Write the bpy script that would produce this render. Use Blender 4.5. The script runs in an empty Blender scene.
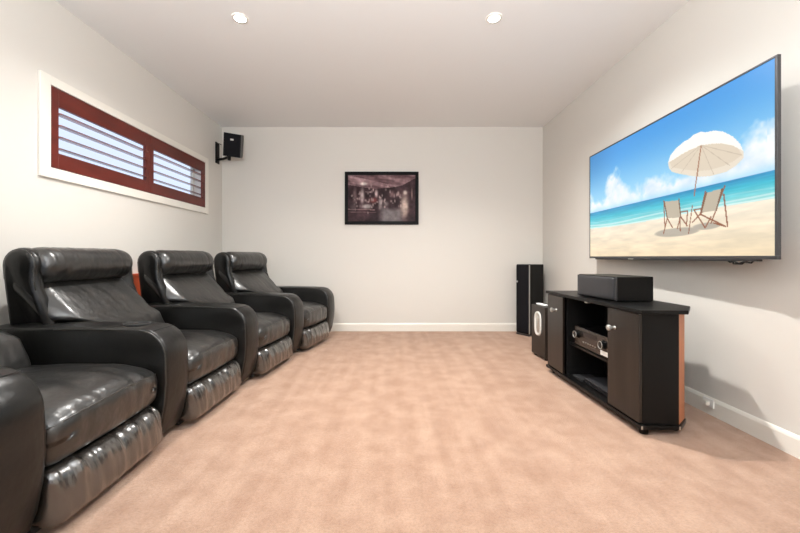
import bpy, bmesh, math, random
import numpy as np
from mathutils import Vector, Matrix, noise, Euler
C = bpy.context.scene.collection
PI = math.pi
random.seed(3)
sc = bpy.context.scene
sc.view_settings.view_transform = 'Standard'
sc.view_settings.look = 'None'
sc.view_settings.gamma = 1
sc.view_settings.exposure = 0.0
sc.view_settings.use_curve_mapping = False

# ------------------------------------------------------------------ materials
def s2l(c):
    return tuple((x/12.92 if x <= .04045 else ((x+.055)/1.055)**2.4) for x in c)
def rgb(r, g, b): return s2l((r/255, g/255, b/255)) + (1,)

def mat(name, color, rough=.5, metal=0, spec=.5, coat=0, emit=None, es=0, bump=None, var=None):
    """bump = (scale, strength, distance, (sx,sy,sz)); var = (scale, amount, (sx,sy,sz))"""
    m = bpy.data.materials.new(name); m.use_nodes = True
    nt = m.node_tree; b = nt.nodes['Principled BSDF']
    b.inputs['Base Color'].default_value = color
    b.inputs['Roughness'].default_value = rough
    b.inputs['Metallic'].default_value = metal
    b.inputs['Specular IOR Level'].default_value = spec
    if 'leather' in name: b.inputs['IOR'].default_value = 1.55
    b.inputs['Coat Weight'].default_value = coat
    if emit:
        b.inputs['Emission Color'].default_value = emit
        b.inputs['Emission Strength'].default_value = es
    tc = nt.nodes.new('ShaderNodeTexCoord')
    def tex(scale, vec, detail=4):
        mp = nt.nodes.new('ShaderNodeMapping'); mp.inputs['Scale'].default_value = vec
        nt.links.new(tc.outputs['Object'], mp.inputs['Vector'])
        n = nt.nodes.new('ShaderNodeTexNoise'); n.inputs['Scale'].default_value = scale
        n.inputs['Detail'].default_value = detail
        nt.links.new(mp.outputs[0], n.inputs['Vector'])
        return n
    if var:
        n = tex(var[0], var[2])
        mx = nt.nodes.new('ShaderNodeMix'); mx.data_type = 'RGBA'
        c = color
        mx.inputs['A'].default_value = tuple(max(0, x*(1-var[1])) for x in c[:3])+(1,)
        mx.inputs['B'].default_value = tuple(min(1, x*(1+var[1])) for x in c[:3])+(1,)
        rp = nt.nodes.new('ShaderNodeValToRGB')
        rp.color_ramp.elements[0].position = .35; rp.color_ramp.elements[1].position = .65
        nt.links.new(n.outputs['Fac'], rp.inputs[0]); nt.links.new(rp.outputs[0], mx.inputs['Factor'])
        nt.links.new(mx.outputs['Result'], b.inputs['Base Color'])
    if bump:
        prev = None
        for (scale, st, dist, vec) in bump:
            n = tex(scale, vec, 3)
            bp = nt.nodes.new('ShaderNodeBump'); bp.inputs['Strength'].default_value = st
            bp.inputs['Distance'].default_value = dist
            nt.links.new(n.outputs['Fac'], bp.inputs['Height'])
            if prev: nt.links.new(prev.outputs[0], bp.inputs['Normal'])
            prev = bp
        nt.links.new(prev.outputs[0], b.inputs['Normal'])
    return m

M = {}
M['wall'] = mat('painted_plaster', rgb(214, 210, 203), .55, spec=.25, bump=[(180, .06, .002, (1,1,1))])
M['ceiling'] = mat('ceiling_paint', rgb(232, 232, 231), .7, spec=.2)
M['trim'] = mat('white_gloss_trim', rgb(229, 225, 216), .35)
M['leather'] = mat('black_leather', (.007, .0068, .0063, 1), .33, spec=.32, coat=.08,
                   bump=[(7, .30, .02, (1, 1, 1)), (26, .18, .006, (1, 1.3, .7)), (260, .10, .001, (1,1,1))], var=(9, .35, (1,1,1)))
M['leather_foot'] = mat('creased_black_leather', (.020, .0175, .015, 1), .27, spec=.8, coat=.8,  # browner, glossier creased leather of the footrest
                   bump=[(11, .3, .02, (1, 2.6, .8)), (34, .25, .006, (1, 2.4, .5))], var=(9, .3, (1,1,1)))
M['leather_seat'] = mat('seat_black_leather', (.009, .0088, .008, 1), .35, spec=.7, coat=.4,
                   bump=[(9, .5, .02, (.7, 1, 1)), (30, .26, .006, (.5, 1.3, 1)), (260, .10, .001, (1,1,1))], var=(8, .35, (1,1,1)))
for k_, v_ in (('leather', .2), ('leather_foot', .2), ('leather_seat', .2)):
    M[k_].node_tree.nodes['Principled BSDF'].inputs['Coat Roughness'].default_value = v_
M['leather_foot'].node_tree.nodes['Principled BSDF'].inputs['IOR'].default_value = 1.75
M['piping'] = mat('leather_piping', (.03, .029, .026, 1), .35)
M['blackfab'] = mat('black_underside', (.01, .01, .01, 1), .8)
M['black'] = mat('black_laminate', (.004, .004, .004, 1), .3, spec=.22, bump=[(60, .06, .002, (1,1,8))])
M['blackash'] = mat('black_ash_veneer', (.005, .0048, .0047, 1), .38, spec=.18, bump=[(50, .12, .002, (1,1,.08))])
M['doorv'] = mat('dark_espresso_door', (.018, .0135, .011, 1), .3, spec=.42, bump=[(50, .06, .002, (1,1,.1))], var=(30, .2, (1,1,.06)))
M['frame'] = mat('matt_black_frame', (.003, .003, .003, 1), .45, spec=.1)
M['inside'] = mat('cabinet_interior', (.006, .006, .006, 1), .6, spec=.2)
M['brownwood'] = mat('reddish_timber', rgb(178, 112, 72), .5, var=(20, .15, (1,1,.1)))
M['redwood'] = mat('mahogany_shutter', rgb(92, 32, 24), .35, spec=.4, var=(14, .18, (1,.2,1)))
M['slat'] = mat('mahogany_slat_glow', rgb(150, 92, 84), .16, spec=1.0, var=(14, .15, (1,.2,1)))  # daylight glow put into the colour: paler copy of the shutter mahogany
M['orangewood'] = mat('orange_timber', rgb(190, 82, 48), .5, var=(22, .2, (1,1,.2)))
M['grille'] = mat('black_grille_cloth', (.006, .006, .008, 1), .85, spec=.2, bump=[(900, .3, .001, (1,1,1))])
M['grille_grey'] = mat('charcoal_grille', (.03, .03, .033, 1), .42, spec=.5, bump=[(600, .2, .001, (1,1,1))])
M['silver'] = mat('brushed_silver', rgb(196, 196, 192), .3, metal=.8)
M['paleplastic'] = mat('silver_plastic', rgb(214, 214, 208), .35)
M['darkmetal'] = mat('dark_grey_metal', rgb(78, 78, 80), .35, metal=.6)
M['tvback'] = mat('tv_housing', (.02,.02,.021,1), .5)
M['receiver'] = mat('receiver_fascia', (.035, .027, .023, 1), .22, metal=.3, spec=.7)
M['whitelabel'] = mat('white_label', rgb(235, 235, 232), .5)
M['cable'] = mat('black_cable', (.008,.008,.008,1), .5)
M['glass'] = mat('window_glass', (1,1,1,1), .02)
gb = M['glass'].node_tree.nodes['Principled BSDF']; gb.inputs['Transmission Weight'].default_value = 1; gb.inputs['IOR'].default_value = 1.02
M['lampglow'] = mat('lamp_glow', (1,1,1,1), .5, emit=(1,.95,.86,1), es=30)
M['led'] = mat('display_window', (.01,.01,.012,1), .1)

def carpet_mat():
    m = bpy.data.materials.new('peach_carpet'); m.use_nodes = True
    nt = m.node_tree; b = nt.nodes['Principled BSDF']
    b.inputs['Roughness'].default_value = .95; b.inputs['Specular IOR Level'].default_value = .1
    b.inputs['Sheen Weight'].default_value = .25
    tc = nt.nodes.new('ShaderNodeTexCoord')
    def nz(scale, vec, det=3, rough=.5):
        mp = nt.nodes.new('ShaderNodeMapping'); mp.inputs['Scale'].default_value = vec
        mp.inputs['Rotation'].default_value = (0, 0, .04)
        nt.links.new(tc.outputs['Object'], mp.inputs[0])
        n = nt.nodes.new('ShaderNodeTexNoise'); n.inputs['Scale'].default_value = scale
        n.inputs['Detail'].default_value = det; n.inputs['Roughness'].default_value = rough
        nt.links.new(mp.outputs[0], n.inputs['Vector']); return n
    a = nz(3.5, (3.2, .22, 1), 3); c = nz(7, (1, 1, 1), 4, .6); d = nz(90, (1, 1, 1), 5, .85)
    def mixc(f, A, B, lo, hi):
        r = nt.nodes.new('ShaderNodeMapRange'); r.inputs[1].default_value = lo; r.inputs[2].default_value = hi
        nt.links.new(f, r.inputs[0])
        mx = nt.nodes.new('ShaderNodeMix'); mx.data_type = 'RGBA'
        nt.links.new(r.outputs[0], mx.inputs['Factor'])
        for s, v in (('A', A), ('B', B)):
            if isinstance(v, tuple): mx.inputs[s].default_value = v
            else: nt.links.new(v, mx.inputs[s])
        return mx.outputs['Result']
    x = mixc(a.outputs['Fac'], rgb(168, 132, 108), rgb(186, 151, 127), .38, .62)
    y = mixc(c.outputs['Fac'], rgb(158, 119, 95), rgb(190, 156, 132), .36, .64)
    mm = nt.nodes.new('ShaderNodeMix'); mm.data_type = 'RGBA'; mm.inputs['Factor'].default_value = .5
    nt.links.new(x, mm.inputs['A']); nt.links.new(y, mm.inputs['B'])
    m2 = nt.nodes.new('ShaderNodeMix'); m2.data_type = 'RGBA'; m2.blend_type = 'MULTIPLY'; m2.inputs['Factor'].default_value = 1
    g = mixc(d.outputs['Fac'], (.62, .59, .57, 1), (1.0, 1.0, 1.0, 1), .25, .55)
    nt.links.new(mm.outputs['Result'], m2.inputs['A']); nt.links.new(g, m2.inputs['B'])
    nt.links.new(m2.outputs['Result'], b.inputs['Base Color'])
    bp = nt.nodes.new('ShaderNodeBump'); bp.inputs['Strength'].default_value = .8; bp.inputs['Distance'].default_value = .01
    nt.links.new(d.outputs['Fac'], bp.inputs['Height']); nt.links.new(bp.outputs[0], b.inputs['Normal'])
    return m
M['carpet'] = carpet_mat()

def picture_mat(name, strength, emissive):
    m = bpy.data.materials.new(name); m.use_nodes = True
    nt = m.node_tree; b = nt.nodes['Principled BSDF']
    at = nt.nodes.new('ShaderNodeAttribute'); at.attribute_name = 'picture'
    if emissive:
        b.inputs['Base Color'].default_value = (.01,.01,.01,1)
        b.inputs['Roughness'].default_value = .3
        nt.links.new(at.outputs['Color'], b.inputs['Emission Color'])
        b.inputs['Emission Strength'].default_value = strength
    else:
        nt.links.new(at.outputs['Color'], b.inputs['Base Color'])
        b.inputs['Roughness'].default_value = .35; b.inputs['Specular IOR Level'].default_value = .08
    return m

# ------------------------------------------------------------------ helpers
def obj(name, bm, m, parent=None, smooth=False, bevel=0, seg=2):
    me = bpy.data.meshes.new(name); bm.normal_update(); bm.to_mesh(me); bm.free()
    for mm in (m if isinstance(m, (list, tuple)) else [m]): me.materials.append(M[mm] if isinstance(mm, str) else mm)
    o = bpy.data.objects.new(name, me); C.objects.link(o)
    if parent: o.parent = parent
    if smooth:
        for p in me.polygons: p.use_smooth = True
    if bevel:
        md = o.modifiers.new('bevel', 'BEVEL'); md.width = bevel; md.segments = seg; md.limit_method = 'ANGLE'; md.angle_limit = .6
        for p in me.polygons: p.use_smooth = True
        wn = o.modifiers.new('wn', 'WEIGHTED_NORMAL'); wn.keep_sharp = True
    return o
def thing(name, label, cat, loc=(0,0,0), rotz=0, group=None):
    o = bpy.data.objects.new(name, None); C.objects.link(o); o.empty_display_size = .1
    o.location = loc; o.rotation_euler = (0, 0, rotz); o['label'] = label; o['category'] = cat
    if group: o['group'] = group
    return o
def tag(o, label, cat, group=None):
    o['label'] = label; o['category'] = cat
    if group: o['group'] = group
    return o
def struct(o): o['kind'] = 'structure'; return o
def box(bm, x0, x1, y0, y1, z0, z1, mi=0):
    vs = [bm.verts.new(p) for p in ((x0,y0,z0),(x1,y0,z0),(x1,y1,z0),(x0,y1,z0),(x0,y0,z1),(x1,y0,z1),(x1,y1,z1),(x0,y1,z1))]
    for f in ((3,2,1,0),(4,5,6,7),(0,1,5,4),(1,2,6,5),(2,3,7,6),(3,0,4,7)):
        fc = bm.faces.new([vs[i] for i in f]); fc.material_index = mi
    return vs
def bx(*a):
    bm = bmesh.new(); box(bm, *a); return bm
def prism(pts, z0, z1, axis='z'):
    """extrude a CCW polygon; axis z: pts=(x,y); axis y: pts=(x,z) extruded along y"""
    bm = bmesh.new()
    def P(p, h): return (p[0], p[1], h) if axis == 'z' else (p[0], h, p[1])
    a = [bm.verts.new(P(p, z0)) for p in pts]; b = [bm.verts.new(P(p, z1)) for p in pts]
    n = len(pts)
    bm.faces.new(a[::-1]); bm.faces.new(b)
    for i in range(n): bm.faces.new((a[i], a[(i+1) % n], b[(i+1) % n], b[i]))
    bmesh.ops.recalc_face_normals(bm, faces=bm.faces)
    return bm
def cyl(bm, p0, p1, r0, r1=None, n=20, cap=True):
    r1 = r0 if r1 is None else r1
    p0 = Vector(p0); p1 = Vector(p1); d = (p1-p0).normalized()
    u = d.orthogonal().normalized(); v = d.cross(u)
    a = []; b = []
    for i in range(n):
        t = 2*PI*i/n; w = u*math.cos(t)+v*math.sin(t)
        a.append(bm.verts.new(p0+w*r0)); b.append(bm.verts.new(p1+w*r1))
    for i in range(n): bm.faces.new((a[i], a[(i+1)%n], b[(i+1)%n], b[i]))
    if cap: bm.faces.new(a[::-1]); bm.faces.new(b)
def tube(bm, pts, r, n=8, closed=False):
    pts = [Vector(p) for p in pts]; rings = []; N = len(pts); up = None
    for i, p in enumerate(pts):
        if closed: d = pts[(i+1) % N]-pts[i-1]
        else: d = pts[min(i+1, N-1)]-pts[max(i-1, 0)]
        d.normalize()
        if up is None: up = d.orthogonal().normalized()
        u = (up-d*up.dot(d)).normalized(); up = u; v = d.cross(u)
        rings.append([bm.verts.new(p+(u*math.cos(2*PI*k/n)+v*math.sin(2*PI*k/n))*r) for k in range(n)])
    for i in range(N if closed else N-1):
        a = rings[i]; b = rings[(i+1) % N]
        for k in range(n): bm.faces.new((a[k], a[(k+1)%n], b[(k+1)%n], b[k]))
    if not closed: bm.faces.new(rings[0][::-1]); bm.faces.new(rings[-1])
def rbox(sx, sy, sz, r, n=(12,12,6), fn=None):
    """rounded box centred at origin with dense faces; fn(p)->p reshapes"""
    bm = bmesh.new(); h = (sx/2, sy/2, sz/2)
    def axis_samples(hh, k):
        # dense near the rounded edge
        rr = min(r, hh*.999)
        e = [ -hh + rr*(1-math.cos(t*PI/2/4)) for t in range(5)]
        mid = [ -hh+rr + (2*hh-2*rr)*i/k for i in range(1, k)]
        return e + mid + [-x for x in e[::-1]]
    S = [axis_samples(h[i], n[i]) for i in range(3)]
    cache = {}
    def V(p):
        q = []
        c = [max(-h[i]+min(r, h[i]*.999), min(h[i]-min(r, h[i]*.999), p[i])) for i in range(3)]
        d = Vector(p)-Vector(c)
        if d.length > 1e-9:
            # project cube surface onto sphere
            m_ = max(abs(d[0]), abs(d[1]), abs(d[2]))
            d = d.normalized()*r if m_ > 0 else d
        w = Vector(c)+d
        key = tuple(round(x, 5) for x in w)
        if key not in cache:
            cache[key] = bm.verts.new(fn(w) if fn else w)
        return cache[key]
    for ax in range(3):
        a, b = (ax+1) % 3, (ax+2) % 3
        for sgn in (-1, 1):
            for i in range(len(S[a])-1):
                for j in range(len(S[b])-1):
                    q = []
                    for (ii, jj) in ((i,j),(i+1,j),(i+1,j+1),(i,j+1)):
                        p = [0,0,0]; p[ax] = sgn*h[ax]; p[a] = S[a][ii]; p[b] = S[b][jj]
                        v = V(p)
                        if v not in q: q.append(v)
                    if len(q) >= 3:
                        try: bm.faces.new(q if sgn > 0 else q[::-1])
                        except ValueError: pass
    bmesh.ops.recalc_face_normals(bm, faces=bm.faces)
    return bm
def sm(a, b, x):
    t = max(0, min(1, (x-a)/(b-a))); return t*t*(3-2*t)
def N3(p, s): return noise.noise(Vector(p)*s)
def xf(bm, mtx): bm.transform(mtx); return bm

# ------------------------------------------------------------------ camera
EYE = .98
cam = bpy.data.cameras.new('camera'); co = bpy.data.objects.new('camera', cam); C.objects.link(co)
co.location = (0, 0, EYE); co.rotation_euler = (PI/2, 0, 0)
cam.sensor_width = 36; cam.lens = 358/800*36
cam.shift_x = 7/800; cam.shift_y = -9.5/800; cam.clip_start = .02
sc.camera = co

# ------------------------------------------------------------------ room
XL, XR, YB, YF, H = -2.263, 1.985, 4.74, -1.7, 2.70
struct(obj('floor', bx(XL-.1, XR+.1, YF-.1, YB+.1, -.1, 0), 'carpet'))
struct(obj('ceiling', bx(XL-.1, XR+.1, YF-.1, YB+.1, H, H+.1), 'ceiling'))
struct(obj('wall_back', bx(XL-.1, XR+.1, YB, YB+.1, 0, H), 'wall'))
struct(obj('wall_right', bx(XR, XR+.1, YF, YB, 0, H), 'wall'))
DX0, DX1, DZ = -1.95, -.25, 2.2
bm = bmesh.new(); box(bm, XL-.1, DX0, YF-.1, YF, 0, H); box(bm, DX1, XR+.1, YF-.1, YF, 0, H); box(bm, DX0, DX1, YF-.1, YF, DZ, H)
struct(obj('wall_front', bm, 'wall'))
dr = bpy.data.objects.new('added_door_1', None); C.objects.link(dr); dr.location = (0, YF-.05, 0); struct(dr)  # added glazed doors, unseen behind the camera, to let in fill daylight
for a in ((DX0, DX0+.05, .05, DZ-.05), (DX1-.05, DX1, .05, DZ-.05), (DX0, DX1, DZ-.05, DZ), (DX0, DX1, 0, .05), (-1.125, -1.075, .05, DZ-.05)):
    obj('added_door_frame', bx(a[0], a[1], -.03, .03, a[2], a[3]), 'trim', dr)
obj('added_door_pane', bx(DX0+.05, -1.125, -.003, .003, .05, DZ-.05), 'glass', dr)
obj('added_door_pane', bx(-1.075, DX1-.05, -.003, .003, .05, DZ-.05), 'glass', dr)
WY0, WY1, WZ0, WZ1 = 2.352, 4.29, 1.57, 2.112
bm = bmesh.new(); T = .16
box(bm, XL-T, XL, YF, WY0, 0, H); box(bm, XL-T, XL, WY1, YB, 0, H)
box(bm, XL-T, XL, WY0, WY1, 0, WZ0); box(bm, XL-T, XL, WY0, WY1, WZ1, H)
struct(obj('wall_left', bm, 'wall'))
def skirting(name, p0, p1, nrm):
    # profile: 106 mm high, 16 mm thick, small splayed top
    prof = [(0,0), (.016,0), (.016,.088), (.012,.098), (.006,.106), (0,.106)]
    bm = bmesh.new(); p0 = Vector(p0); p1 = Vector(p1); n = Vector(nrm)
    A = [bm.verts.new(p0+n*a+Vector((0,0,z))) for a, z in prof]
    B = [bm.verts.new(p1+n*a+Vector((0,0,z))) for a, z in prof]
    k = len(prof)
    for i in range(k): bm.faces.new((A[i], A[(i+1)%k], B[(i+1)%k], B[i]))
    bm.faces.new(A); bm.faces.new(B[::-1])
    bmesh.ops.recalc_face_normals(bm, faces=bm.faces)
    struct(obj(name, bm, 'trim'))
skirting('baseboard_back', (XL, YB, 0), (XR, YB, 0), (0,-1,0))
skirting('baseboard_right', (XR, YF, 0), (XR, YB-.016, 0), (-1,0,0))
skirting('baseboard_left', (XL, YF, 0), (XL, YB-.016, 0), (1,0,0))
skirting('baseboard_front', (DX1, YF, 0), (XR-.016, YF, 0), (0,1,0))

# window: white architrave, glass and sash behind the shutters
win = bpy.data.objects.new('window_1', None); C.objects.link(win); win.location = (XL, (WY0+WY1)/2, WZ0); struct(win)
bm = bmesh.new(); oy0, oy1, oz0, oz1 = -.0, 0, 0, 0
cy = (WY0+WY1)/2; hw = (WY1-WY0)/2; hz = WZ1-WZ0; tr = .070; tt = .018
box(bm, 0, tt, -hw-tr, -hw, -tr, hz+.062); box(bm, 0, tt, hw, hw+.07, -tr, hz+.062)
box(bm, 0, tt, -hw, hw, -tr, 0); box(bm, 0, tt, -hw, hw, hz, hz+.062)
obj('window_frame', bm, 'trim', win, bevel=.003)
bm = bmesh.new()
for (a, b, c, d) in ((-hw, hw, 0, .025), (-hw, hw, hz-.025, hz), (-hw, -hw+.02, .025, hz-.025), (hw-.02, hw, .025, hz-.025)):
    box(bm, -.155, -.125, a, b, c, d)
obj('window_sash', bm, 'trim', win)
obj('window_pane', bx(-.142, -.138, -hw+.02, hw-.02, .025, hz-.025), 'glass', win)

# plantation shutter: two hinged panels in one frame
def shutter(y0, y1, label, rod):
    t = thing('plantation_shutter', label, 'shutter', (XL, (y0+y1)/2, WZ0+.004), 0, 'mahogany shutters in the high window')
    w = (y1-y0)/2-.002; hh = hz-.008; st = .052; x0, x1 = -.012, .016
    for a in (-w, w-st): obj('stile', bx(x0, x1, a, a+st, 0, hh), 'redwood', t, bevel=.003)
    bm = bmesh.new(); box(bm, x0, x1, -w+st, w-st, 0, .103); obj('bottom_rail', bm, 'redwood', t, bevel=.003)
    bm = bmesh.new(); box(bm, x0, x1, -w+st, w-st, hh-.118, hh); obj('top_rail', bm, 'redwood', t, bevel=.003)
    z0 = .103; z1 = hh-.118; n = 4; sp = (z1-z0)/n
    for i in range(n):
        zc = z0+sp*(i+.5)-.006
        prof = []
        for k in range(16):
            a = 2*PI*k/16; prof.append((.040*math.cos(a), .0055*math.sin(a)))
        bm = prism(prof, -w+st+.001, w-st-.001, 'y')
        bm.transform(Matrix.Translation((.0, 0, zc)) @ Matrix.Rotation(math.radians(5), 4, 'Y'))
        obj('slat', bm, 'slat', t, smooth=False)
    if rod:
        bm = bmesh.new(); box(bm, .036, .046, w-st-.085, w-st-.065, z0+.005, z1-.008)
        obj('tilt_rod', bm, 'redwood', t, bevel=.002)
ymid = 3.31
shutter(WY0+.002, ymid, 'dark red timber shutter panel nearer the camera in the high left window', False)
shutter(ymid, WY1-.002, 'dark red timber shutter panel with tilt rod, at the corner speaker end', True)

# world: bright overcast daylight outside the window
w = bpy.data.worlds.new('daylight'); sc.world = w; w.use_nodes = True
bg = w.node_tree.nodes['Background']; bg.inputs[0].default_value = (.70, .80, 1, 1); bg.inputs[1].default_value = 1.15

# ------------------------------------------------------------------ lights
def downlight(x, y, label, W):
    t = thing('downlight', label, 'ceiling light', (x, y, H), 0, 'recessed ceiling downlights')
    bm = bmesh.new()
    n = 40; prof = [(.036, -.001), (.040, -.007), (.054, -.006), (.056, -.0005)]
    rings = [[bm.verts.new((r*math.cos(2*PI*k/n), r*math.sin(2*PI*k/n), z)) for k in range(n)] for r, z in prof]
    for a, b in zip(rings, rings[1:]):
        for k in range(n): bm.faces.new((a[k], b[k], b[(k+1)%n], a[(k+1)%n]))
    obj('trim_ring', bm, 'trim', t, smooth=True)
    bm = bmesh.new(); cyl(bm, (0,0,-.006), (0,0,-.0005), .039, n=32); obj('lamp', bm, 'lampglow', t)
    l = bpy.data.lights.new('downlight_beam', 'SPOT'); l.energy = W; l.color = (1, .975, .935)
    l.spot_size = math.radians(150); l.spot_blend = 1; l.shadow_soft_size = .035
    lo = bpy.data.objects.new('downlight_beam', l); C.objects.link(lo); lo.location = (0, 0, -.03); lo.parent = t
downlight(-1.10, 2.576, 'glowing round ceiling downlight on the left, above the recliners', 170)
downlight(.727, 2.576, 'glowing round ceiling downlight on the right, towards the television', 300)
downlight(-1.10, -.1, 'added dim fill downlight, unseen behind the camera, recliner side', 15)  # this and the next are an added, unseen pair to brighten the room
downlight(.727, -.1, 'added dim fill downlight, unseen behind the camera, television side', 6)
def area(name, loc, rot, sx, sy, W, col, portal=False):
    l = bpy.data.lights.new(name, 'AREA'); l.shape = 'RECTANGLE'; l.size = sx; l.size_y = sy; l.energy = W; l.color = col
    if portal: l.cycles.is_portal = True
    o = bpy.data.objects.new(name, l); C.objects.link(o); o.location = loc; o.rotation_euler = rot; return o
area('added_door_portal', ((DX0+DX1)/2, YF-.11, DZ/2), (PI/2, 0, 0), DX1-DX0, DZ, 1, (1,1,1), True)  # daylight sampling for the added doors
area('window_daylight_portal', (XL-.17, cy, (WZ0+WZ1)/2), (0, -PI/2, 0), WZ1-WZ0, WY1-WY0, 1, (1,1,1), True)
# added fill light aimed at the ceiling, standing in for a bounced flash
area('ceiling_fill', (0, -.6, 1.5), (math.radians(163), 0, 0), .5, .5, 200, (.93, .97, 1))

# ------------------------------------------------------------------ recliners
ARM_H = .61
def arm_profile(inset=0):
    p = [(-.97, .03), (-.09, .03), (-.055, .055), (-.03, .12), (-.01, .22), (0, .33), (-.003, .42)]
    cx, cz, r = -.155, ARM_H-.15, .15
    for k in range(0, 9):
        a = k/8*PI/2; p.append((cx+r*math.cos(a), cz+r*math.sin(a)))
    p += [(-.30, ARM_H+.004), (-.6, ARM_H+.002), (-.97, ARM_H-.005)]
    return p
def inset_poly(p, d):
    n = len(p); out = []
    for i in range(n):
        a = Vector(p[i-1]); b = Vector(p[i]); c = Vector(p[(i+1)%n])
        e1 = (b-a).normalized(); e2 = (c-b).normalized()
        n1 = Vector((-e1.y, e1.x)); n2 = Vector((-e2.y, e2.x)); m = (n1+n2)
        m = m.normalized() if m.length > 1e-6 else n1
        out.append(tuple(b+m*d/max(.5, m.dot(n1))))
    return out
def make_arm(parent, v0, v1, cup=False):
    """arm between local y v0..v1 at front; wedge: widens toward the back"""
    P = arm_profile(); bm = bmesh.new(); ns = 10
    def taper(u, f): # f -1..1 across
        c = (v0+v1)/2; hw_ = (v1-v0)/2 + .022*max(0, -u)
        return c+f*hw_
    rings = []
    fr = [(-1, .03), (-.985, .012), (-.93, .002), (-.8, 0), (-.4, -.004), (0, -.006), (.4, -.004), (.8, 0), (.93, .002), (.985, .012), (1, .03)]
    for f, d in fr:
        Q = inset_poly(P, d)
        rings.append([bm.verts.new((u, taper(u, f), w_)) for u, w_ in Q])
    k = len(P)
    for a, b in zip(rings, rings[1:]):
        for i in range(k): bm.faces.new((a[i], a[(i+1)%k], b[(i+1)%k], b[i]))
    # side panels: recessed centre
    for ring, f, s in ((rings[0], -1, 1), (rings[-1], 1, -1)):
        Q2 = inset_poly(P, .05)
        r2 = [bm.verts.new((u, taper(u, f)+s*(-.004), w_)) for u, w_ in Q2]
        for i in range(k): bm.faces.new((ring[i], ring[(i+1)%k], r2[(i+1)%k], r2[i]))
        bm.faces.new(r2)
    bmesh.ops.recalc_face_normals(bm, faces=bm.faces)
    a = obj('armrest', bm, 'leather', parent, smooth=True)
    Q = inset_poly(P, .009)[1:-1]
    for f in (-.965, .965):
        bm = bmesh.new(); tube(bm, [(u, taper(u, f), w_) for u, w_ in Q], .0035, 6)
        obj('piping', bm, 'piping', a, smooth=True)
    bm = bmesh.new(); r = .15; aa = math.radians(62)
    pu, pw = -.155+(r+.0055)*math.cos(aa), ARM_H-.15+(r+.0055)*math.sin(aa)
    tube(bm, [(pu, taper(pu, f), pw) for f in (-.9, -.5, 0, .5, .9)], .0016, 6)
    obj('seam', bm, 'blackfab', a, smooth=True)
    if cup:
        c = (v0+v1)/2; bm = bmesh.new(); n = 32
        prof = [(.056, 0), (.056, .006), (.048, .008), (.044, .004), (.043, .001)]
        R = [[bm.verts.new((-.225+r_*math.cos(2*PI*i/n), c+r_*math.sin(2*PI*i/n), ARM_H+.003+z)) for i in range(n)] for r_, z in prof]
        for p, q in zip(R, R[1:]):
            for i in range(n): bm.faces.new((p[i], q[i], q[(i+1)%n], p[(i+1)%n]))
        bm.faces.new(R[-1][::-1])
        bmesh.ops.recalc_face_normals(bm, faces=bm.faces)
        obj('cup_holder', bm, 'blackfab', a, smooth=True)
    return a

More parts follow.
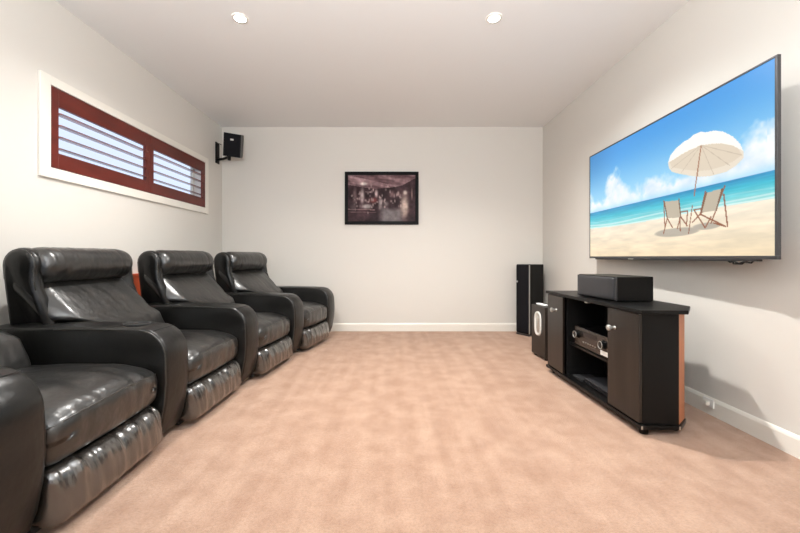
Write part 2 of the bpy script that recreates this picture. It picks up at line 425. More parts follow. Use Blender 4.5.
SW = .62  # seat width
def make_recliner(label):
    t = thing('recliner_chair', label, 'armchair', (0,0,0), 0, 'black leather home theatre recliners')
    obj('base', bx(-.90, -.07, .01, SW-.01, .02, .23), 'blackfab', t)
    # seat cushion
    def fseat(p):
        x, y, z = p; fx = (x+.36)/.72; fy = y/(SW/2)
        crown = .028*max(0, 1-abs(fy)**2.5)*sm(-.05, .45, fx)*(1 if z > 0 else .1)
        z2 = z+crown
        if z > 0: z2 -= .035*sm(.70, 1.02, fx)
        x2 = x + .018*(1-fy*fy)*sm(.7, 1, fx)
        q = Vector((x2, y, z2))
        wr = .006*N3((x*1.2, y*3.2, z), 6)+.004*N3((x*3, y*9, z*2), 5)*sm(.6, 1, fx)
        q.z += wr*(1 if z > 0 else .3); q.x += wr*.8*sm(.8, 1, fx)
        return q
    bm = rbox(.72, SW-.004, .205, .06, (26, 30, 5), fseat); bm.transform(Matrix.Translation((-.365, SW/2, .338)))
    se = obj('seat', bm, 'leather_seat', t, smooth=True)
    # piping along the front edge of the seat
    bm = bmesh.new(); pts = []
    for i in range(25):
        fy = -1+2*i/24; y = fy*(SW/2-.016)
        p = fseat(Vector((.36-.012, y, .07)))
        pts.append((p.x-.365+.004-.018*(abs(fy)**8), y+SW/2, p.z+.338+.004))
    tube(bm, pts, .0032, 6)
    obj('piping', bm, 'piping', se, smooth=True)
    # footrest panel, puffy with creases
    def ffoot(p):
        x, y, z = p; fy = y/(SW/2); fz = z/.1
        front = sm(-.02, .05, x)
        amp = .0045+.013*sm(.0, .9, fz)
        wr = amp*N3((1, y*5.5+.35*z, z*1.3), 4.0)+amp*.55*N3((3, y*17+z*2, z*2.2), 3.2)
        bulge = .022*(1-abs(fz)**2.2)*(1-abs(fy)**4)
        return Vector((x+front*(bulge+wr)+(.024-.012*fz)*front, y, z+.35*wr*sm(.4, 1, fz)))
    bm = rbox(.11, SW-.016, .205, .042, (4, 64, 18), ffoot); bm.transform(Matrix.Translation((-.068, SW/2, .133)))
    obj('footrest', bm, 'leather_foot', t, smooth=True)
    # back shell (side wings and rear)
    v0, v1 = -.13, .58
    prof = [(-.90, .12), (-.70, .12), (-.66, .40), (-.70, .62), (-.775, .80), (-.785, .86)]
    cx, cz, r = -.880, .935, .098
    for k in range(0, 13):
        a = -20+k*(200/12); a = math.radians(a); prof.append((cx+r*math.cos(a), cz+r*math.sin(a)))
    prof += [(-.972, .86), (-.94, .62)]
    bm = bmesh.new(); n = len(prof); rings = []
    for y, d in ((v0, .030), (v0+.006, .012), (v0+.022, .002), (v0+.05, 0), (v0+.062, .05), ((v0+v1)/2, .055), (v1-.062, .05), (v1-.05, 0), (v1-.022, .002), (v1-.006, .012), (v1, .030)):
        Q = inset_poly(prof, d); inner = abs(y-(v0+v1)/2) < SW/2+.02
        ring = []
        for u, w_ in Q:
            yy = y
            if w_ < .60: yy = max(.006, min(SW-.006, y))   # tucks between the arms
            ring.append(bm.verts.new((u, yy, w_)))
        rings.append(ring)
    for a, b in zip(rings, rings[1:]):
        for i in range(n): bm.faces.new((a[i], a[(i+1)%n], b[(i+1)%n], b[i]))
    bm.faces.new(rings[0]); bm.faces.new(rings[-1][::-1])
    bmesh.ops.recalc_face_normals(bm, faces=bm.faces)
    sh = obj('backrest', bm, 'leather', t, smooth=True)
    bm = bmesh.new()
    Q = inset_poly(prof, .010)[4:-1]
    bm.free()
    for y in (v0+.010, v1-.010):
        bm = bmesh.new(); tube(bm, [(u, y, w_) for u, w_ in Q], .0035, 6); obj('piping', bm, 'piping', sh, smooth=True)
    # head roll
    L = v1-v0-.055
    bm = bmesh.new(); ns = 64; nr = 36; rings = []
    for i in range(ns+1):
        f = -1+2*i/ns; y = f*L/2
        e = (1-abs(f)**14)**.5 if abs(f) < 1 else 0
        e = max(.02, e)
        dent = 1-.035*math.exp(-((f+.62)/.022)**2)-.035*math.exp(-((f-.62)/.022)**2)
        ring = []
        for k in range(nr):
            a = 2*PI*k/nr
            rr = (.108+.003*math.cos(2*a))*e*dent
            rr += .0022*N3((f*9, math.cos(a)*.5, math.sin(a)*.5), 2.4)+.0016*N3((f*30, math.cos(a), math.sin(a)), 1.5)
            ring.append(bm.verts.new((cx+.030+rr*math.cos(a), y+(v0+v1)/2, cz-.002+rr*math.sin(a))))
        rings.append(ring)
    for a, b in zip(rings, rings[1:]):
        for k in range(nr): bm.faces.new((a[k], a[(k+1)%nr], b[(k+1)%nr], b[k]))
    bm.faces.new(rings[0]); bm.faces.new(rings[-1][::-1])
    bmesh.ops.recalc_face_normals(bm, faces=bm.faces)
    obj('headrest', bm, 'leather_seat', t, smooth=True)
    # lumbar cushion, wide over the arms and narrow between them
    LW = v1-v0-.03
    def flum(p):
        x, y, z = p        # x thickness, z height -.24...24
        fz = z/.26; fy = y/(LW/2); wz = .62+z
        # centre line of front face u(w)
        pts = [(.36, -.52), (.45, -.525), (.50, -.545), (.58, -.585), (.67, -.655), (.75, -.735), (.81, -.80), (.86, -.85)]
        u = pts[-1][1]
        for (a, ua), (b, ub) in zip(pts, pts[1:]):
            if wz <= b: u = ua+(ub-ua)*max(0, (wz-a))/(b-a); break
        k = (x+.08)/.16
        bul = .028*(1-abs(fy)**3)*(1-abs(fz)**2)
        edge = .06*sm(.76, 1.06, abs(fy))
        uu = u-.17*(1-k)*.9+k*(bul-edge*.9)
        nar = 1-(1-(SW-.01)/LW)*(1-sm(.575, .645, wz))
        cc = (v0+v1)/2+(SW/2-(v0+v1)/2)*(1-sm(.575, .645, wz))
        wr = .0045*N3((y*4, wz*2, 1), 2.5)+.003*N3((y*14, wz*7, 2), 1.6)
        # creases gathered near the near/far bottom corners
        wr += .006*math.sin(60*(wz+.6*abs(y)))*sm(.70, .95, abs(fy))*.4
        return Vector((uu+k*wr, y*nar+cc, wz))
    bm = rbox(.16, LW, .52, .055, (4, 60, 30), flum)
    lu = obj('back_cushion', bm, 'leather_seat', t, smooth=True)
    for s in (-1, 1):
        bm = bmesh.new(); pts = []
        for i in range(24):
            z = -.02+.24*i/23
            if z > .20: break
            p = flum(Vector((.078, s*(LW/2-.085), z)))
            pts.append((p.x+.0005, p.y, p.z))
        tube(bm, pts, .0022, 6)
        obj('seam', bm, 'piping', lu, smooth=True)
    make_arm(t, -.19, -.002)
    return t

def copy_tree(o, parent=None):
    c = o.copy(); C.objects.link(c)
    if parent: c.parent = parent
    for ch in list(o.children): copy_tree(ch, c)
    return c
A = [(-1.172, 1.22), (-1.152, 2.03), (-1.055, 2.832), (-.900, 3.640)]   # front corner where each chair's seat meets its arm
TH = [-1.0, 2.5, 8.0, 13.0]
labels = ['black leather recliner nearest the camera, cropped by the left edge of the photo',
          'second black leather recliner from the camera, with a cup holder in its arm',
          'third black leather recliner from the camera, between the orange timber ledge and the farthest recliner',
          'black leather recliner farthest from the camera, the one with two arms']
proto = make_recliner(labels[0])
chairs = [proto]+[copy_tree(proto) for _ in range(3)]
for c, (ax, ay), th, lb in zip(chairs, A, TH, labels):
    th = math.radians(th)
    c.location = (ax, ay, 0); c.rotation_euler = (0, 0, -th); c['label'] = lb
make_arm(chairs[3], SW+.002, SW+.19)
for o in proto.children:      # this chair's back is let down a little further
    if o.name.startswith(('backrest', 'headrest', 'back_cushion')): o.location = (-.055, -.03, 0)
arm0 = [o for o in chairs[1].children if o.name.startswith('armrest')][0]
# cup holder in the arm between the first two chairs
cc = -.096; bm = bmesh.new(); n = 32
prof = [(.060, 0), (.060, .005), (.053, .008), (.047, .004), (.046, .0015)]
R = [[bm.verts.new((-.235+r_*1.15*math.cos(2*PI*i/n), cc+r_*math.sin(2*PI*i/n), ARM_H+.006+z)) for i in range(n)] for r_, z in prof]
for p, q in zip(R, R[1:]):
    for i in range(n): bm.faces.new((p[i], q[i], q[(i+1)%n], p[(i+1)%n]))
bm.faces.new(R[-1][::-1]); bmesh.ops.recalc_face_normals(bm, faces=bm.faces)
obj('cup_holder', bm, 'blackfab', arm0, smooth=True)

# orange timber ledge glimpsed behind the chairs
t = thing('timber_ledge', 'orange-red timber ledge glimpsed behind the gap between second and third recliners', 'shelf', (XL, 3.0, 0))
obj('ledge_top', bx(.001, .062, -.24, .24, .81, .835), 'orangewood', t, bevel=.002)
obj('panel', bx(.017, .055, -.23, .23, .0, .81), 'orangewood', t, bevel=.002)

# ------------------------------------------------------------------ TV cabinet
t = thing('tv_cabinet', 'low black TV cabinet with open middle bay and two dark doors, under the television', 'cabinet', (1.38, 2.52, 0))
cx0, cy0 = 1.38, 2.52
def L(poly): return [(x-cx0, y-cy0) for x, y in poly]
foot = L([(1.375, 1.975), (1.57, 1.965), (1.665, 2.045), (1.665, 2.985), (1.57, 3.065), (1.345, 3.07)])
top = L([(1.350, 1.945), (1.60, 1.938), (1.752, 2.11), (1.752, 2.93), (1.60, 3.095), (1.322, 3.10)])
base = L([(1.352, 1.955), (1.572, 1.950), (1.67, 2.04), (1.67, 2.995), (1.58, 3.085), (1.318, 3.085)])
obj('top', prism(top, .668, .690), 'blackash', t, bevel=.002)
obj('base_panel', prism(base, .036, .058), 'black', t, bevel=.002)
# end panels, partitions, back
def panel(p, q, th, z0, z1):
    p = Vector(p); q = Vector(q); d = (q-p).normalized(); n = Vector((-d.y, d.x))*th
    return prism([tuple(p), tuple(q), tuple(q+n), tuple(p+n)], z0, z1)
obj('end_panel', panel(foot[0], foot[1], .018, .058, .668), 'blackash', t, bevel=.001)
obj('end_panel', panel(foot[4], foot[5], .018, .058, .668), 'blackash', t, bevel=.001)
tag_l = obj('corner_panel', panel(foot[1], foot[2], .014, .058, .668), 'brownwood', t); tag_l['label'] = 'bare reddish-brown angled rear corner panel'
obj('corner_panel', panel(foot[3], foot[4], .014, .058, .668), 'brownwood', t)['label'] = 'bare reddish-brown angled rear corner panel'
obj('back_panel', bx(.275, .283, 2.06-cy0, 2.97-cy0, .058, .668), 'inside', t)
obj('partition', bx(.0, .275, 2.245-cy0, 2.261-cy0, .058, .668), 'inside', t)
obj('partition', bx(-.015, .275, 2.805-cy0, 2.821-cy0, .058, .668), 'inside', t)
obj('shelf', bx(.0, .274, 2.262-cy0, 2.804-cy0, .299, .315), 'black', t, bevel=.001)
def door(p, q, kpos):
    d = obj('door', panel(p, q, -.018, .064, .664), 'doorv', t, bevel=.002)
    p = Vector(p); q = Vector(q); dd = (q-p).normalized(); n = Vector((dd.y, -dd.x))
    k = p+(q-p)*kpos; k = Vector((k.x, k.y, .55)); nn = Vector((n.x, n.y, 0))
    bm = bmesh.new(); s = k+nn*.018
    for a, b, r0, r1 in ((0, .008, .010, .007), (.008, .018, .007, .008), (.018, .026, .008, .0155), (.026, .034, .0155, .015), (.034, .038, .015, .010)):
        cyl(bm, s+nn*a*1.25, s+nn*b*1.25, r0*1.2, r1*1.2, 20)
    obj('knob', bm, 'silver', d, smooth=False)
# front faces: X from 1.415 (near) to 1.40 (far)
door((1.366-cx0, 2.250-cy0), (1.374-cx0, 1.975-cy0), .25)
door((1.344-cx0, 3.07-cy0), (1.350-cx0, 2.812-cy0), .60)
for (x, y) in ((1.395, 1.995), (1.60, 2.04), (1.37, 3.03), (1.60, 3.0)):
    bm = bmesh.new(); cyl(bm, (x-cx0, y-cy0, 0), (x-cx0, y-cy0, .036), .022, .026, 18); obj('foot', bm, 'black', t, smooth=False)
for p in (base[0], base[1]):
    bm = bmesh.new(); cyl(bm, (p[0]+(.008 if p is base[0] else -.008), p[1]+.002, .038), (p[0]+(.008 if p is base[0] else -.008), p[1]+.002, .056), .0055, n=14); obj('corner_stud', bm, 'silver', t)
bm = bmesh.new(); box(bm, -.022, .0, 2.50-cy0, 2.54-cy0, .655, .668); obj('door_catch', bm, 'silver', t, bevel=.002)

# receiver
t = thing('av_receiver', 'dark stereo receiver with two round knobs on the cabinet shelf', 'receiver', (1.392, 2.515, .315))
obj('case', bx(.006, .245, -.215, .215, .008, .140), 'black', t, bevel=.002)
obj('fascia', bx(-.006, .006, -.218, .218, .006, .142), 'receiver', t, bevel=.003)
obj('display', bx(-.008, -.0055, -.075, .09, .092, .122), 'led', t)
for y in (-.165, .165):
    bm = bmesh.new(); cyl(bm, (-.006, y, .088), (-.010, y, .088), .031, .030, 32); cyl(bm, (-.010, y, .088), (-.034, y, .088), .026, .024, 32)
    k = obj('knob', bm, 'black', t)
    bm = bmesh.new(); tube(bm, [(-.034, y+.0235*math.cos(a*PI/16), .088+.0235*math.sin(a*PI/16)) for a in range(32)], .0022, 6, True)
    obj('knob_ring', bm, 'silver', k, smooth=True)
bm = bmesh.new()
for i in range(6): box(bm, -.0085, -.0055, -.07+.03*i, -.055+.03*i, .045, .050)
obj('button_row', bm, 'silver', t)
obj('sticker', bx(-.0075, -.0055, -.205, -.125, .016, .046), 'whitelabel', t)['label'] = 'small white sticker'
for x in (.02, .22):
    for y in (-.19, .19):
        bm = bmesh.new(); cyl(bm, (x, y, 0), (x, y, .009), .014, n=14); obj('foot', bm, 'black', t)
# set-top box
t = thing('set_top_box', 'slim black set-top box on the floor of the cabinet bay', 'set-top box', (1.475, 2.46, .058))
obj('case', bx(-.075, .075, -.15, .15, .004, .042), 'grille_grey', t, bevel=.003)
obj('front_panel', bx(-.079, -.0745, -.148, .148, .006, .036), 'led', t)
for x in (-.06, .06):
    for y in (-.13, .13): bm = bmesh.new(); cyl(bm, (x, y, 0), (x, y, .005), .008, n=10); obj('foot', bm, 'black', t)
# loose flat disc case lying at the far side of the bay
t2 = tag(obj('disc_case', bx(1.39, 1.53, 2.64, 2.77, .0585, .073), 'tvback', bevel=.002), 'flat dark case lying behind the set-top box in the bay', 'case')

# centre speaker
ang = math.atan2(-.29, -.957)   # facing direction
lat = Vector((-.105, .995, 0)).normalized()
rz = math.atan2(lat.y, lat.x)-PI/2
def local_thing(name, label, cat, origin, rz): return thing(name, label, cat, origin, rz)
# local: -x is front, +y lateral (away from camera)
def rot_origin(corner, rz, depth_off=0): return corner
t = thing('centre_speaker', 'wide black centre speaker lying on top of the TV cabinet', 'speaker', (1.435, 2.30, .69), rz)
obj('cabinet', rbox(.255, .40, .160, .006, (2, 2, 2), lambda p: p+Vector((.134, .20, .082))), 'blackash', t, smooth=False)
bm = rbox(.020, .37, .148, .012, (2, 8, 4), lambda p: p+Vector((.000, .20, .082))); obj('grille', bm, 'grille_grey', t, smooth=True)
obj('end_strip', bx(-.004, .010, .002, .011, .006, .158), 'darkmetal', t, bevel=.002)
obj('end_strip', bx(-.004, .010, .391, .40, .006, .158), 'darkmetal', t, bevel=.002)
for y in (.04, .36):
    for x in (.04, .22): bm = bmesh.new(); cyl(bm, (x, y, 0), (x, y, .003), .012, n=12); obj('foot', bm, 'cable', t)

# floor-standing speaker
F1 = Vector((1.570, 4.57)); F2 = Vector((1.677, 4.40)); d = (F1-F2).normalized(); rz = math.atan2(d.y, d.x)-PI/2
wdt = (F1-F2).length
t = thing('floor_speaker', 'tall black floor-standing speaker in the back right corner', 'speaker', (F2.x, F2.y, 0), rz)
obj('cabinet', bx(.012, .28, 0, wdt, .02, .888), 'black', t, bevel=.004)
obj('grille', rbox(.018, wdt-.018, .845, .006, (2, 4, 8), lambda p: p+Vector((.006, wdt/2+.004, .458))), 'grille', t, smooth=True)
bm = bmesh.new(); box(bm, -.003, .010, -.001, .006, .03, .880); obj('edge_trim', bm, 'silver', t)['label'] = 'thin silver edge strip'
bm = bmesh.new(); box(bm, -.006, -.002, wdt-.030, wdt-.012, .66, .68); obj('badge', bm, 'paleplastic', t)
obj('plinth', bx(-.0, .27, .005, wdt-.005, 0, .02), 'darkmetal', t)

# subwoofer with oval port
t = thing('subwoofer', 'knee-high dark subwoofer with silver oval port, at the cabinet far end', 'speaker', (1.415, 3.49, 0), .10)
obj('cabinet', bx(0, .28, -.13, .135, .022, .505), 'doorv', t, bevel=.004)
bm = bmesh.new(); n = 48
def oval(f, rx, rz_): 
    out = []
    for i in range(n):
        a = 2*PI*i/n; c, s = math.cos(a), math.sin(a)
        out.append((math.copysign(abs(c)**.8, c)*rx, math.copysign(abs(s)**.62, s)*rz_, f))
    return out
rings = []
for f, rx, rz_ in ((-.001, .064, .118), (-.010, .061, .114), (-.012, .050, .102), (-.006, .044, .095), (-.003, .038, .088)):
    rings.append([bm.verts.new((ff, a, .332+b)) for a, b, ff in oval(f, rx, rz_)])
for a, b in zip(rings, rings[1:]):
    for k in range(n): bm.faces.new((a[k], a[(k+1)%n], b[(k+1)%n], b[k]))
bmesh.ops.recalc_face_normals(bm, faces=bm.faces)
pr = obj('port_ring', bm, 'paleplastic', t, smooth=True)
bm = bmesh.new(); R0 = [bm.verts.new((ff, a, .332+b)) for a, b, ff in oval(-.003, .038, .088)]
R1 = [bm.verts.new((ff, a, .332+b)) for a, b, ff in oval(-.010, .016, .05)]
for k in range(n): bm.faces.new((R0[k], R0[(k+1)%n], R1[(k+1)%n], R1[k]))
bm.faces.new(R1); bmesh.ops.recalc_face_normals(bm, faces=bm.faces)
obj('port', bm, 'silver', t, smooth=True)
for x in (.03, .25):
    for y in (-.10, .10):
        bm = bmesh.new(); cyl(bm, (x, y, 0), (x, y, .022), .018, n=14); obj('foot', bm, 'black', t)
# small white slim box on top of the subwoofer
tag(obj('slim_box', rbox(.045, .15, .016, .006, (2, 4, 2), lambda p: Matrix.Rotation(.1, 3, 'Z') @ p+Vector((1.46, 3.51, .514))), 'whitelabel', smooth=True), 'small white slim box lying on top of the subwoofer', 'box')

# corner wall speaker
t = thing('wall_speaker', 'small black speaker on a bracket high on the left wall near the back corner', 'speaker', (XL, 4.60, 2.18))
obj('wall_plate', bx(0, .014, -.045, .045, 0, .27), 'darkmetal' if 0 else 'black', t, bevel=.004)
bm = bmesh.new(); tube(bm, [(.01, 0, .05), (.10, -.04, .05), (.20, -.09, .062)], .016, 12)
tube(bm, [(.20, -.09, .02), (.20, -.09, .10)], .02, 12); obj('bracket_arm', bm, 'black', t, smooth=True)
bm = bmesh.new(); tube(bm, [(.012, .0, .235), (.04, -.02, .250), (.085, -.05, .225)], .004, 8); obj('cable', bm, 'cable', t, smooth=True)
R_ = Matrix.Translation((.285, -.16, .185)) @ Euler((math.radians(16), math.radians(6), math.radians(12))).to_matrix().to_4x4()
bm = rbox(.20, .15, .275, .006, (2, 2, 2)); bm.transform(R_); sp = obj('cabinet', bm, 'black', t)
bm = rbox(.186, .014, .262, .005, (4, 2, 4)); bm.transform(R_ @ Matrix.Translation((0, -.080, 0))); obj('grille', bm, 'grille', t, smooth=True)
bm = bx(-.018, .018, -.090, -.087, .055, .075); bm.transform(R_); obj('badge', bm, 'paleplastic', t)

# power outlet on the skirting
t = thing('power_outlet', 'white power outlet on the right wall skirting beside the cabinet', 'outlet', (XR-.016, 2.228, .075))
obj('plate', bx(-.010, .0, -.036, .036, -.025, .028), 'whitelabel', t, bevel=.003)
obj('plug', bx(-.034, -.010, -.016, .016, -.014, .014), 'trim', t, bevel=.004)

# ------------------------------------------------------------------ pictures
def grid_picture(name, nx, ny, mapf, colors, m, parent):
    bm = bmesh.new(); vs = [[bm.verts.new(mapf(i/nx, j/ny)) for i in range(nx+1)] for j in range(ny+1)]
    for j in range(ny):
        for i in range(nx): bm.faces.new((vs[j][i], vs[j+1][i], vs[j+1][i+1], vs[j][i+1]))
    o = obj(name, bm, m, parent)
    at = o.data.color_attributes.new('picture', 'FLOAT_COLOR', 'POINT')
    c = np.ones(((nx+1)*(ny+1), 4), dtype=np.float32)
    a = colors.reshape(-1, 3); a = np.where(a <= .04045, a/12.92, ((a+.055)/1.055)**2.4); c[:, :3] = a
    at.data.foreach_set('color', c.ravel()); return o
def inpoly(S, T_, poly):
    ins = np.zeros(S.shape, bool); n = len(poly)
    for i in range(n):
        x0, y0 = poly[i]; x1, y1 = poly[(i+1) % n]
        c = ((y0 > T_) != (y1 > T_)); 
        if y1 == y0: continue
        ins ^= c & (S < (x1-x0)*(T_-y0)/(y1-y0)+x0)
    return ins
def vnoise(S, T_, f, seed):
    rs = np.random.RandomState(seed); g = rs.rand(64, 64)
    x = S*f % 63; y = T_*f % 63; xi = x.astype(int); yi = y.astype(int); fx = x-xi; fy = y-yi
    fx = fx*fx*(3-2*fx); fy = fy*fy*(3-2*fy)
    return (g[yi, xi]*(1-fx)+g[yi, xi+1]*fx)*(1-fy)+(g[yi+1, xi]*(1-fx)+g[yi+1, xi+1]*fx)*fy
def fbm(S, T_, f, seed): return sum(vnoise(S, T_, f*2**k, seed+k)/2**(k+1) for k in range(4))/.9375
def lerp(a, b, t): return np.array(a)/255*(1-t[..., None])+np.array(b)/255*t[..., None]
def sst(a, b, x): t = np.clip((x-a)/(b-a), 0, 1); return t*t*(3-2*t)
def put(img, mask, col):
    m_ = mask.astype(float)[..., None]*1.0; return img*(1-m_)+(np.array(col)/255 if not isinstance(col, np.ndarray) else col)*m_
def seg(S, T_, a, b, w_, asp):
    ax, ay = a[0]*asp, a[1]; bx_, by = b[0]*asp, b[1]; X = S*asp
    dx, dy = bx_-ax, by-ay; t = np.clip(((X-ax)*dx+(T_-ay)*dy)/(dx*dx+dy*dy), 0, 1)
    return (np.hypot(X-ax-t*dx, T_-ay-t*dy) < w_)

def beach(nx, ny):
    asp = 1.79
    S, T_ = np.meshgrid(np.arange(nx+1)/nx, np.arange(ny+1)/ny)
    img = lerp((62, 156, 230), (165, 222, 250), sst(0, .56, T_))
    img = img*(1-.10*sst(.3, 0, S)[..., None]*sst(.5, 0, T_)[..., None])
    # clouds
    prof = np.interp(S, [0, .06, .12, .18, .24, .29, .34, .42, .48, .54, .6, .7, .84, .9, .95, 1.0], [.39, .41, .38, .27, .25, .31, .39, .39, .40, .35, .38, .43, .44, .40, .34, .29])
    n1 = fbm(S*asp, T_, 9, 5); dens = (T_-prof)*9+(n1-.5)*3.0
    cl = np.clip(dens, 0, 1)*.95*sst(.60, .50, T_)
    shade = fbm(S*asp+.03, T_-.05, 12, 9)
    cc = lerp((214, 232, 246), (255, 255, 255), np.clip(shade*1.6-.2, 0, 1))
    cl = (cl*(.75+.25*sst(.3, .6, n1+(T_-prof))))[..., None]
    img = img*(1-cl)+cc*cl
    # sea
    hz_, sh = .565, .720+.012*np.sin(S*5)
    f = np.clip((T_-hz_)/(sh-hz_), 0, 1)
    sea = np.where((f < .35)[..., None], lerp((38, 140, 194), (58, 190, 214), f/.35), lerp((58, 190, 214), (168, 232, 226), (f-.35)/.65))
    wv = fbm(S*3, T_*26, 5, 21); sea = sea+(wv-.5)[..., None]*.12
    foam = np.exp(-((f-.80-.05*np.sin(S*9))/.035)**2)*.6+np.exp(-((f-.97)/.03)**2)*.7+np.exp(-((f-.62-.03*np.sin(S*13))/.02)**2)*.3
    sea = sea*(1-foam[..., None])+foam[..., None]
    img = np.where((T_ > hz_)[..., None], sea, img)
    # sand
    fs = np.clip((T_-.72)/.28, 0, 1); sand = lerp((247, 236, 215), (244, 222, 186), fs)
    sn = fbm(S*2.2+T_*.8, T_*7, 5, 33); sand = sand*(1+(sn-.5)[..., None]*.17)
    img = np.where((T_ > sh)[..., None], sand, img)
    # shade of the umbrella on the sand
    e = ((S-.63)/.115)**2+((T_-.835)/.030)**2; e2 = ((S-.77)/.06)**2+((T_-.815)/.022)**2
    m_ = np.maximum(sst(1.15, .75, e), sst(1.2, .7, e2))*(T_ > sh)*.62
    img = img*(1-m_[..., None])+np.array((150, 144, 136))/255*m_[..., None]
    wood = (150, 92, 62)
    # umbrella
    outer = [(.592, .335), (.605, .29), (.635, .255), (.674, .232), (.70, .228), (.715, .215), (.745, .212), (.77, .232), (.80, .240), (.835, .268), (.871, .320), (.895, .375), (.907, .43), (.906, .46), (.880, .492), (.845, .512), (.79, .512), (.735, .494), (.69, .466), (.645, .436), (.612, .408), (.597, .375)]
    img = put(img, inpoly(S, T_, outer), (236, 224, 206))
    inner = [(.60, .33), (.66, .30), (.745, .285), (.82, .318), (.88, .375), (.902, .44), (.870, .462), (.83, .474), (.79, .474), (.74, .458), (.69, .430), (.645, .400), (.610, .375)]
    img = put(img, inpoly(S, T_, inner), (226, 211, 190))
    topc = [(.592, .335), (.605, .29), (.635, .255), (.674, .232), (.70, .228), (.715, .215), (.745, .212), (.77, .232), (.80, .240), (.835, .268), (.871, .320), (.895, .375), (.905, .42), (.87, .37), (.83, .335), (.79, .315), (.745, .300), (.70, .303), (.66, .312), (.62, .328)]
    img = put(img, inpoly(S, T_, topc), (253, 251, 246))
    hub = (.749, .300)
    for q in ((.61, .385), (.66, .435), (.735, .490), (.80, .505), (.86, .48), (.90, .44)):
        img = put(img, seg(S, T_, hub, q, .0022, asp), (205, 188, 166))
    img = put(img, seg(S, T_, (.749, .305), (.719, .611), .0042, asp), (170, 112, 78))
    img = put(img, seg(S, T_, (.7115, .672), (.694, .850), .0038, asp), wood)
    def chair(quad, legs):
        nonlocal img
        for a, b in legs: img = put(img, seg(S, T_, a, b, .0046, asp), wood)
        img = put(img, inpoly(S, T_, quad), (196, 184, 164))
        q = quad
        for a, b in ((q[0], q[3]), (q[1], q[2])): img = put(img, seg(S, T_, a, b, .0050, asp), (128, 92, 68))
    chair([(.572, .608), (.648, .618), (.657, .735), (.588, .732)],
          [((.569, .60), (.575, .80)), ((.575, .80), (.567, .835)), ((.588, .73), (.568, .835)), ((.590, .735), (.615, .80)), ((.648, .61), (.655, .828)), ((.656, .735), (.640, .81)), ((.657, .70), (.690, .70)), ((.690, .70), (.684, .80)), ((.66, .74), (.688, .80))])
    chair([(.772, .608), (.832, .603), (.810, .728), (.750, .724)],
          [((.842, .590), (.790, .80)), ((.767, .60), (.745, .74)), ((.745, .735), (.845, .828)), ((.838, .64), (.852, .83)), ((.845, .828), (.80, .80)), ((.712, .78), (.757, .72)), ((.718, .70), (.766, .825)), ((.718, .70), (.756, .70)), ((.766, .825), (.79, .76))])
    return np.clip(img, 0, 1)

# television
TN = Vector((1.806, 1.682)); TF = Vector((1.868, 3.405)); d = (TF-TN).normalized(); rz = math.atan2(d.y, d.x)-PI/2; TW = (TF-TN).length
TZ0, TZ1 = .968, 1.934; TH_ = TZ1-TZ0
t = thing('television', 'large flat television on the right wall showing a beach umbrella and two deckchairs', 'television', (TN.x, TN.y, TZ0), rz)
bz = .010
bm = bmesh.new()
for a in ((0, TW, 0, .018), (0, TW, TH_-bz, TH_), (0, .013, .018, TH_-bz), (TW-.008, TW, .018, TH_-bz)):
    box(bm, 0, .018, a[0], a[1], a[2], a[3])
obj('bezel', bm, 'darkmetal', t, bevel=.0015)
obj('back_cover', bx(.018, .024, .01, TW-.01, .01, TH_-.01), 'tvback', t)
obj('rear_housing', bx(.024, .060, .18, TW-.18, .02, TH_*.6), 'tvback', t, bevel=.01)
obj('wall_mount', bx(.060, .115, TW/2-.3, TW/2+.3, .28, .52), 'darkmetal', t)
obj('bottom_bar', bx(.001, .030, .10, TW-.10, -.010, .0), 'tvback', t, bevel=.003)
bm = bx(-.001, .010, TW*.62, TW*.62+.06, -.007, .0); obj('sensor', bm, 'silver', t)
nx, ny = 420, 236
pm = picture_mat('screen_picture', 1.0, True); M['screen'] = pm
# s=0 is the far end (y=TW), s=1 the near end
y0_, y1_, z0_, z1_ = .013, TW-.008, .018, TH_-bz
def mp(s, tt_): return (.004, y1_+(y0_-y1_)*s, z1_+(z0_-z1_)*tt_)
scr = grid_picture('screen', nx, ny, mp, beach(nx, ny), pm, t)
bm = bmesh.new(); tube(bm, [(.02, .13, .0), (.012, .14, -.018), (.006, .17, -.012), (.004, .20, -.022), (.006, .23, -.010), (.012, .26, -.016), (.02, .29, .0)], .0045, 8)
tube(bm, [(.02, .17, .0), (.012, .19, -.024), (.012, .24, -.024), (.02, .25, 0)], .004, 8)
obj('cable', bm, 'cable', t, smooth=True)

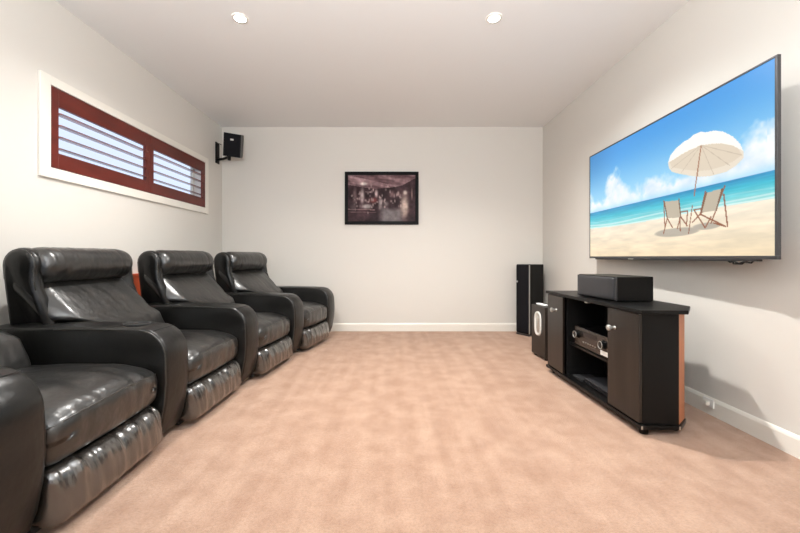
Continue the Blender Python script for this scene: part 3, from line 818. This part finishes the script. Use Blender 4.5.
# framed print: plain generic bar-room colours
def bar(nx, ny):
    S, T_ = np.meshgrid(np.arange(nx+1)/nx, np.arange(ny+1)/ny)
    n = fbm(S*1.5, T_, 7, 50); n2 = fbm(S*1.5, T_, 16, 60)
    img = lerp((34, 20, 23), (84, 60, 64), np.clip(n*1.5-.35, 0, 1))
    # ceiling bands
    band = (T_ < .24+.05*np.sin(S*5-.6)-.12*(S > .8)*(S-.8)/.2); c = lerp((84, 60, 64), (168, 138, 140), np.clip(fbm(S*.5+T_*.8, T_*3-S, 5, 70)*1.8-.45, 0, 1))
    img = np.where(band[..., None], c, img)
    fl = sst(.60, .72, T_+.08*np.sin(S*7))*sst(.42, .55, S)*sst(.86, .74, S)
    img = img*(1-fl[..., None]*.8)+fl[..., None]*.8*np.array((128, 122, 122))/255
    img = put(img, (np.abs(T_-.74-.03*S) < .010) & (S < .4), (126, 98, 98))
    img = put(img, (np.abs(T_-.80-.02*S) < .007) & (S < .42), (104, 78, 80))
    def blob(x, y, rx, ry, col, a):
        nonlocal img
        m_ = np.exp(-(((S-x)/rx)**2+((T_-y)/ry)**2)**1.5)[..., None]*a; img = img*(1-m_)+np.array(col)/255*m_
    for b in ((.23, .19, .05, .035, (236, 228, 220), .95), (.21, .45, .03, .17, (200, 186, 182), .8), (.28, .68, .08, .05, (206, 196, 190), .8),
              (.42, .40, .025, .09, (206, 186, 182), .8), (.38, .55, .06, .06, (150, 74, 72), .7), (.48, .60, .03, .12, (196, 182, 180), .7), (.10, .45, .03, .2, (130, 108, 108), .7),
              (.56, .62, .04, .06, (150, 142, 140), .6), (.84, .68, .06, .25, (214, 192, 178), .85), (.85, .38, .03, .05, (220, 205, 190), .8), (.95, .40, .012, .12, (180, 150, 140), .7),
              (.65, .42, .03, .06, (140, 112, 112), .7), (.75, .40, .02, .06, (120, 98, 98), .8), (.07, .7, .05, .1, (96, 82, 84), .6)): blob(*b)
    rs = np.random.RandomState(8)
    for _ in range(70):
        c_ = rs.randint(120, 225); blob(rs.uniform(.05, .8), rs.normal(.52, .12), rs.uniform(.006, .016), rs.uniform(.01, .045), (c_, c_*.88, c_*.86), .7)
    img = img*(1+(n2-.5)[..., None]*.5)
    return np.clip(img, 0, 1)
px0, px1, pz0, pz1 = -.636, .338, 1.408, 2.105
t = thing('framed_print', 'black-framed dark reddish bar scene print on the back wall', 'picture', ((px0+px1)/2, YB, pz0), 0)
hw_, hh_ = (px1-px0)/2, pz1-pz0; fw = .044
bm = bmesh.new()
for a in ((-hw_, hw_, 0, fw), (-hw_, hw_, hh_-fw, hh_), (-hw_, -hw_+fw, fw, hh_-fw), (hw_-fw, hw_, fw, hh_-fw)): box(bm, a[0], a[1], -.028, -.002, a[2], a[3])
obj('frame', bm, 'frame', t, bevel=.004)
obj('backing', bx(-hw_+.01, hw_-.01, -.012, -.001, .01, hh_-.01), 'inside', t)
grid_picture('print', 150, 104, lambda s, q: (-hw_+fw+(2*hw_-2*fw)*s, -.016, hh_-fw-(hh_-2*fw)*q), bar(150, 104), picture_mat('printed_paper', 1, False), t)
